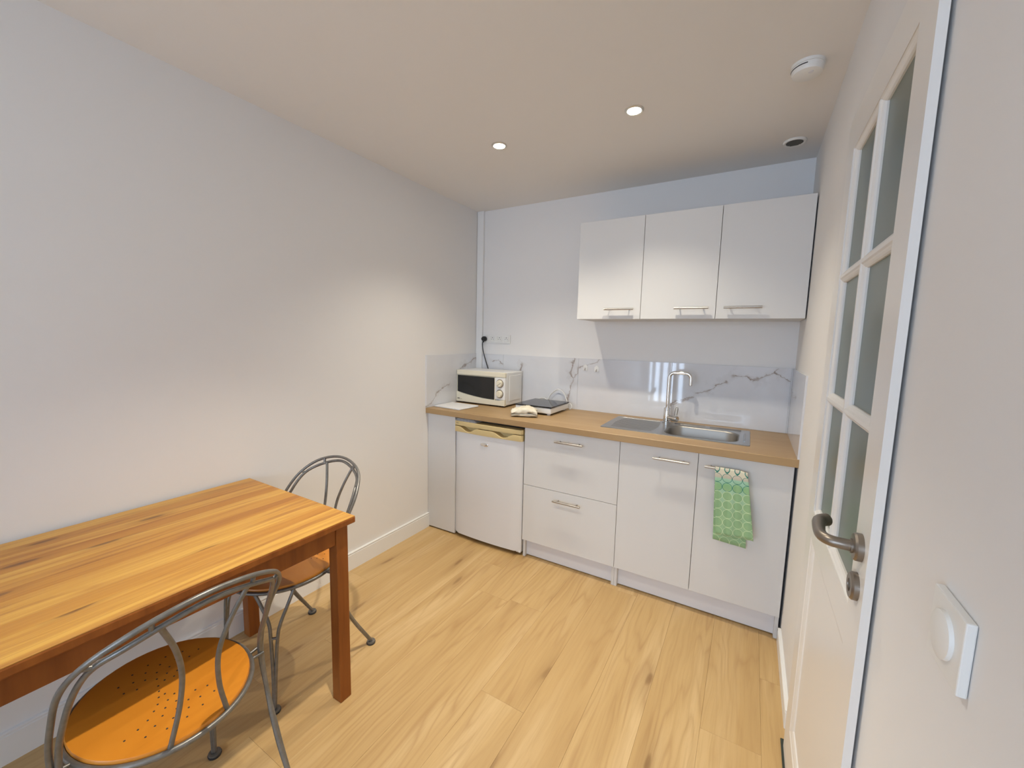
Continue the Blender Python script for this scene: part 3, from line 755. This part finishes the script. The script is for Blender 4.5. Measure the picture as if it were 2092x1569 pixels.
# ------------------------------------------------------------------ tea towel over the right-hand cabinet handle
def towel():
    bm = bmesh.new(); uvl = bm.loops.layers.uv.new('UVMap')
    yb, zb, r = YFACE-.032, .803, .0078
    # path over the bar: back hem -> bar -> front hem, as (y, z, v)
    pth = []; nb = 18
    for k in range(nb+1): 
        z = .436+(zb-.436)*k/nb; pth.append((yb+r+.004*math.sin(k*.5)*(1-k/nb), z, -(zb-z)))
    for k in range(1, 8):
        a = math.pi*k/8; pth.append((yb+r*math.cos(a), zb+r*math.sin(a), 0))
    nf = 20
    for k in range(nf+1):
        z = zb-(zb-.486)*k/nf; pth.append((yb-r-.010*(k/nf), z, zb-z))
    nu = 24; grid = []
    for i, (y, z, v) in enumerate(pth):
        row = []
        for j in range(nu+1):
            u = j/nu
            f = max(v, 0)/.317; g_ = max(-v, 0)/.367
            x0 = 1.872+.026*f+.014*g_; x1 = 2.012+.045*f+.018*g_
            x = x0+(x1-x0)*u
            wv = .0045*math.sin(u*9+.8)*(f+g_)+.003*math.sin(u*19+f*4)*min(1, (f+g_)*2)
            yy = y-(abs(wv)+.001 if v > 0 else 0)+(min(wv, 0)*.5 if v < 0 else 0)
            if v > 0: yy -= .004*max(0, u-.8)*10*f
            zz = z+(.012*(u-.5)*f if v > 0 else .010*(.5-u)*g_) - .006*max(0, u-.75)*4*(1 if 0 <= v < .02 else 0)
            row.append((bm.verts.new((x, yy, zz)), (x-x0 if True else 0, v if v > 0 else -v+.02)))
        grid.append(row)
    for A, B in zip(grid[:-1], grid[1:]):
        for j in range(nu):
            q = (A[j], A[j+1], B[j+1], B[j]); fc = bm.faces.new([e[0] for e in q])
            for lp, e in zip(fc.loops, q): lp[uvl].uv = e[1]
    me = bpy.data.meshes.new('tea_towel'); bm.to_mesh(me); bm.free()
    o = link('tea_towel', me, M['towel'], None, True)
    md = o.modifiers.new('thickness', 'SOLIDIFY'); md.thickness = .0016; md.offset = 0
    return o
tag(towel(), 'green tea towel printed with circles hung over a cabinet handle', 'towel')

# ------------------------------------------------------------------ ceiling fittings
def downlight(x, y, label, watts, cone=112, blend=1.0):
    t = thing('ceiling_spotlight', label, 'spotlight', (x, y, H-.006), 'recessed ceiling spotlights')
    lathe('trim_ring', [(.029, .004), (.030, .0005), (.036, -.001), (.041, .003), (.041, .0055), (.029, .0055)], (x, y, H-.0055), M['lampring'], t, sides=36)
    lathe('lamp_lens', [(0, 0), (.029, 0), (.029, .002), (0, .002)], (x, y, H-.004), M['lamp'], t, sides=32)
    L = bpy.data.lights.new('spot_beam', 'SPOT'); L.energy = watts; L.color = LED; L.spot_size = math.radians(cone); L.spot_blend = blend; L.shadow_soft_size = .022
    lo = bpy.data.objects.new('spot_beam', L); COL.objects.link(lo); lo.parent = t; lo.location = (0, 0, -.012)
downlight(.756, -.905, 'lit ceiling spotlight nearer the table wall', SPOT_W)
downlight(1.458, -.910, 'lit ceiling spotlight nearer the door', SPOT_W)
downlight(1.10, -2.05, 'lit ceiling spotlight in the middle of the room', ROOM_W, 92, .9)
downlight(1.10, -4.30, 'added unseen ceiling spotlight nearest the window', ROOM_W*.12)  # unseen lamp added to carry the row on and light the rear

sd = thing('smoke_detector', 'round white smoke detector on the ceiling', 'smoke detector', (2.078, -.915, H))
lathe('detector_base', [(0, 0), (.052, 0), (.052, -.010), (0, -.010)], (2.078, -.915, H), M['white_plastic'], sd, sides=36)
cp = lathe('detector_cover', [(0, -.010), (.049, -.010), (.0495, -.024), (.045, -.033), (.030, -.037), (0, -.038)], (2.078, -.915, H), M['white_plastic'], sd, sides=36)
tube('vent_slot', [(2.078+.0485*math.cos(a), -.915+.0485*math.sin(a), H-.017) for a in [math.radians(170+8*k) for k in range(13)]], .0022, M['rubber'], cp, 6)
lathe('test_button', [(0, 0), (.008, 0), (.008, -.002), (0, -.002)], (2.088, -.935, H-.0365), M['plinth'], cp, sides=16)
vn = thing('air_vent', 'round ceiling air vent with dark slats near the back wall', 'vent', (2.087, -.262, H))
lathe('vent_ring', [(.037, -.001), (.037, -.008), (.046, -.010), (.0505, -.004), (.0505, -.0005), (.037, -.0005)], (2.087, -.262, H), M['white_plastic'], vn, sides=36)
lathe('vent_recess', [(0, -.0006), (.0368, -.0006), (.0368, -.0016), (0, -.0016)], (2.087, -.262, H), M['dark'], vn, sides=30)
for k in range(-4, 5):
    y = .0078*k; L_ = math.sqrt(max(.0365**2-y*y, 0))
    box('vent_slat', (2.087-L_, 2.087+L_, -.262+y-.0012, -.262+y+.0012, H-.0085, H-.002), M['vent_grey'], vn)

ls = thing('light_switch', 'white square light switch on the wall beside the door', 'switch', (XR, -2.195, 1.09))
box('switch_plate', (XR-.0095, XR-.0005, -2.237, -2.153, 1.048, 1.131), M['white_plastic'], ls, .0015, 2)
lathe('switch_button', [(0, 0), (.027, 0), (.0265, .004), (.020, .0055), (0, .006)], (XR-.0095, -2.193, 1.0895), M['white_plastic'], ls, (-1, 0, 0), 30)

# ------------------------------------------------------------------ table
TX0, TX1, TY0, TY1, TZ = .006, .745, -3.02, -1.839, .7345
t = thing('dining_table', 'pine dining table with honey top and reddish brown legs', 'table', ((TX0+TX1)/2, -2.43, 0))
tt = box('tabletop', (TX0, TX1, TY0, TY1, TZ-.0255, TZ-.0016), M['stain'], t, .004, 2)
ns = 12; sw = (TX1-TX0-.003)/ns
for i in range(ns):
    x0 = TX0+.0015+sw*i
    o = box('stave', (x0, x0+sw-.0002, TY0+.0015, TY1-.0015, TZ-.0018, TZ), M['pine'], tt)
    o.color = (random.random(), (.15, .7, .35, .9, .2, .55, .75, .3, .1, .6, .25, .05)[i], random.random(), 1)
LEG = .048; IN = .020
for lx0 in (TX0+IN, TX1-IN-LEG):
    for ly0 in (TY0+IN, TY1-IN-LEG):
        box('leg', (lx0, lx0+LEG, ly0, ly0+LEG, 0, TZ-.0256), M['stain'], t, .002)
za, zb = .640, TZ-.0256
for x in (TX0+IN+.006, TX1-IN-.006-.019): box('apron', (x, x+.019, TY0+IN+LEG+.0005, TY1-IN-LEG-.0005, za, zb), M['stain'], t, .001)
for y in (TY0+IN+.006, TY1-IN-.006-.019): box('apron', (TX0+IN+LEG+.0005, TX1-IN-LEG-.0005, y, y+.019, za, zb), M['stain'], t, .001)

# ------------------------------------------------------------------ iron chairs (local frame: sitter faces +Y)
RD = .0062
OUT = [(.210, -.253, .012), (.205, -.135, .22), (.217, -.052, .45), (.218, -.097, .60), (.206, -.185, .73), (.135, -.257, .808)]
INN = [(.206, -.250, .012), (.212, -.130, .22), (.208, -.060, .45), (.203, -.112, .60), (.183, -.193, .73), (.130, -.253, .785)]
OTOP, ITOP = (0, -.283, .839), (0, -.283, .820)
SA, SB, SZ = .187, .203, .449
HOLES = [(.063, -.077), (.04, -.065), (.064, -.112), (.037, -.1), (.017, -.084), (.006, -.032), (-.007, -.012), (-.012, .01), (-.02, -.012), (-.011, -.041), (-.001, -.062), (.029, -.133), (.007, -.112), (-.024, -.063), (-.03, -.035), (-.043, -.051), (-.037, -.084), (-.01, -.089), (-.026, -.114), (-.007, -.139), (-.061, -.069), (-.058, -.102), (-.046, -.135), (-.083, -.08), (-.081, -.118), (-.11, -.089)]
def mir(L): return [(-x, y, z) for x, y, z in L[::-1]]
def make_chair():
    c = bpy.data.objects.new('iron_chair', None); COL.objects.link(c)
    # seat disc with slightly dished top
    bm = bmesh.new(); prev = None; n = 48
    for s_, z in ((.001, .459), (.4, .4595), (.75, .461), (.93, .463), (.975, .4625), (.985, .459), (.985, .453), (.96, .452), (.5, .451), (.001, .451)):
        ring = [bm.verts.new((SA*s_*math.cos(2*math.pi*k/n), SB*s_*math.sin(2*math.pi*k/n), z)) for k in range(n)]
        if prev:
            for k in range(n): bm.faces.new((prev[k], prev[(k+1) % n], ring[(k+1) % n], ring[k]))
        prev = ring
    bmesh.ops.remove_doubles(bm, verts=bm.verts, dist=.0004)
    seat = from_bm('seat', bm, M['seat'], c, True, 50)
    bm = bmesh.new()
    for x, y in HOLES + [(-x, .02+abs(y+.02)) for x, y in HOLES if y < -.03]:
        r_ = math.hypot(x/SA, y/SB); z = .4598+.0016*max(0, (r_-.4)/.35)
        bm_lathe(bm, [(0, 0), (.0023, 0), (.0023, .0006), (0, .0006)], (x, y, z-.0003), (0, 0, 1), 8)
    ho = from_bm('perforations', bm, M['dark'], seat); ho['kind'] = 'stuff'
    tube('seat_ring', [((SA+.002)*math.cos(2*math.pi*k/56), (SB+.002)*math.sin(2*math.pi*k/56), SZ) for k in range(56)], RD+.0008, M['iron'], c, 10, True)
    ob = tube('back_hoop', spline(OUT+[OTOP]+mir(OUT), 10), RD, M['iron'], c, 10)
    ib = tube('back_hoop', spline(INN+[ITOP]+mir(INN), 10), RD, M['iron'], c, 10)
    so_, si_ = spline(OUT+[OTOP], 10), spline(INN+[ITOP], 10)
    for s_ in (1, -1):
        for ia in (53, 43):
            a, b = so_[ia], si_[ia]; tube('weld_link', [(s_*a.x, a.y, a.z), (s_*b.x, b.y, b.z)], RD*.9, M['iron'], ob, 8)
        # short bars holding the seat ring between the uprights
        for dy, dz in ((.012, .006), (-.012, -.002)):
            yy = -.056+dy; tube('seat_stay', [(s_*SA*math.sqrt(1-(yy/SB)**2), yy, SZ), (s_*.214, yy, SZ+dz)], .0045, M['iron'], c, 8)
        # spindles bowed towards each other
        K = [(.085, -.269, .803), (.054, -.241, .72), (.037, -.216, .635), (.041, -.200, .545), (.059, -.188, SZ+.004)]
        tube('spindle', spline([(s_*x, y, z) for x, y, z in K], 8), RD*.95, M['iron'], c, 10)
        # front leg: two rods that part below the seat and meet at the foot
        lg = tube('front_leg', spline([(s_*.171, .082, SZ-.002), (s_*.172, .108, .40), (s_*.169, .140, .335), (s_*.167, .152, .28), (s_*.166, .163, .15), (s_*.166, .171, .014)], 8), RD, M['iron'], c, 10)
        tube('leg_rod', spline([(s_*.082, .180, SZ-.002), (s_*.105, .174, .41), (s_*.143, .168, .345), (s_*.152, .168, .28), (s_*.160, .170, .15), (s_*.163, .173, .014)], 8), RD, M['iron'], lg, 10)
        tube('weld_link', [(s_*.1675, .151, .285), (s_*.1515, .168, .285)], RD*.8, M['iron'], lg, 8)
        for fx, fy in ((.166, .172), (.208, -.2515)):
            lathe('foot', [(0, 0), (.019, 0), (.020, .006), (.014, .009), (0, .012)], (s_*fx, fy, 0), M['rubber'], c, sides=18)
            lathe('foot_ring', [(.0125, .007), (.018, .007), (.018, .012), (.0125, .012)], (s_*fx, fy, 0), M['iron'], c, sides=18)
    return c
def copy_tree(o, parent=None):
    c = o.copy(); COL.objects.link(c); c.parent = parent
    for ch in o.children: copy_tree(ch, c)
    return c
ch = make_chair()
ch2 = copy_tree(ch)
ch.location = (.707, -2.418, 0); ch.rotation_euler = (0, 0, math.pi/2)
tag(ch, 'grey iron chair with orange wooden seat at the long side of the table', 'chair', 'iron chairs at the table')
ch2.location = (.373, -1.891, 0); ch2.rotation_euler = (0, 0, 3.18)
tag(ch2, 'grey iron chair with orange wooden seat at the table end nearest the fridge', 'chair', 'iron chairs at the table')
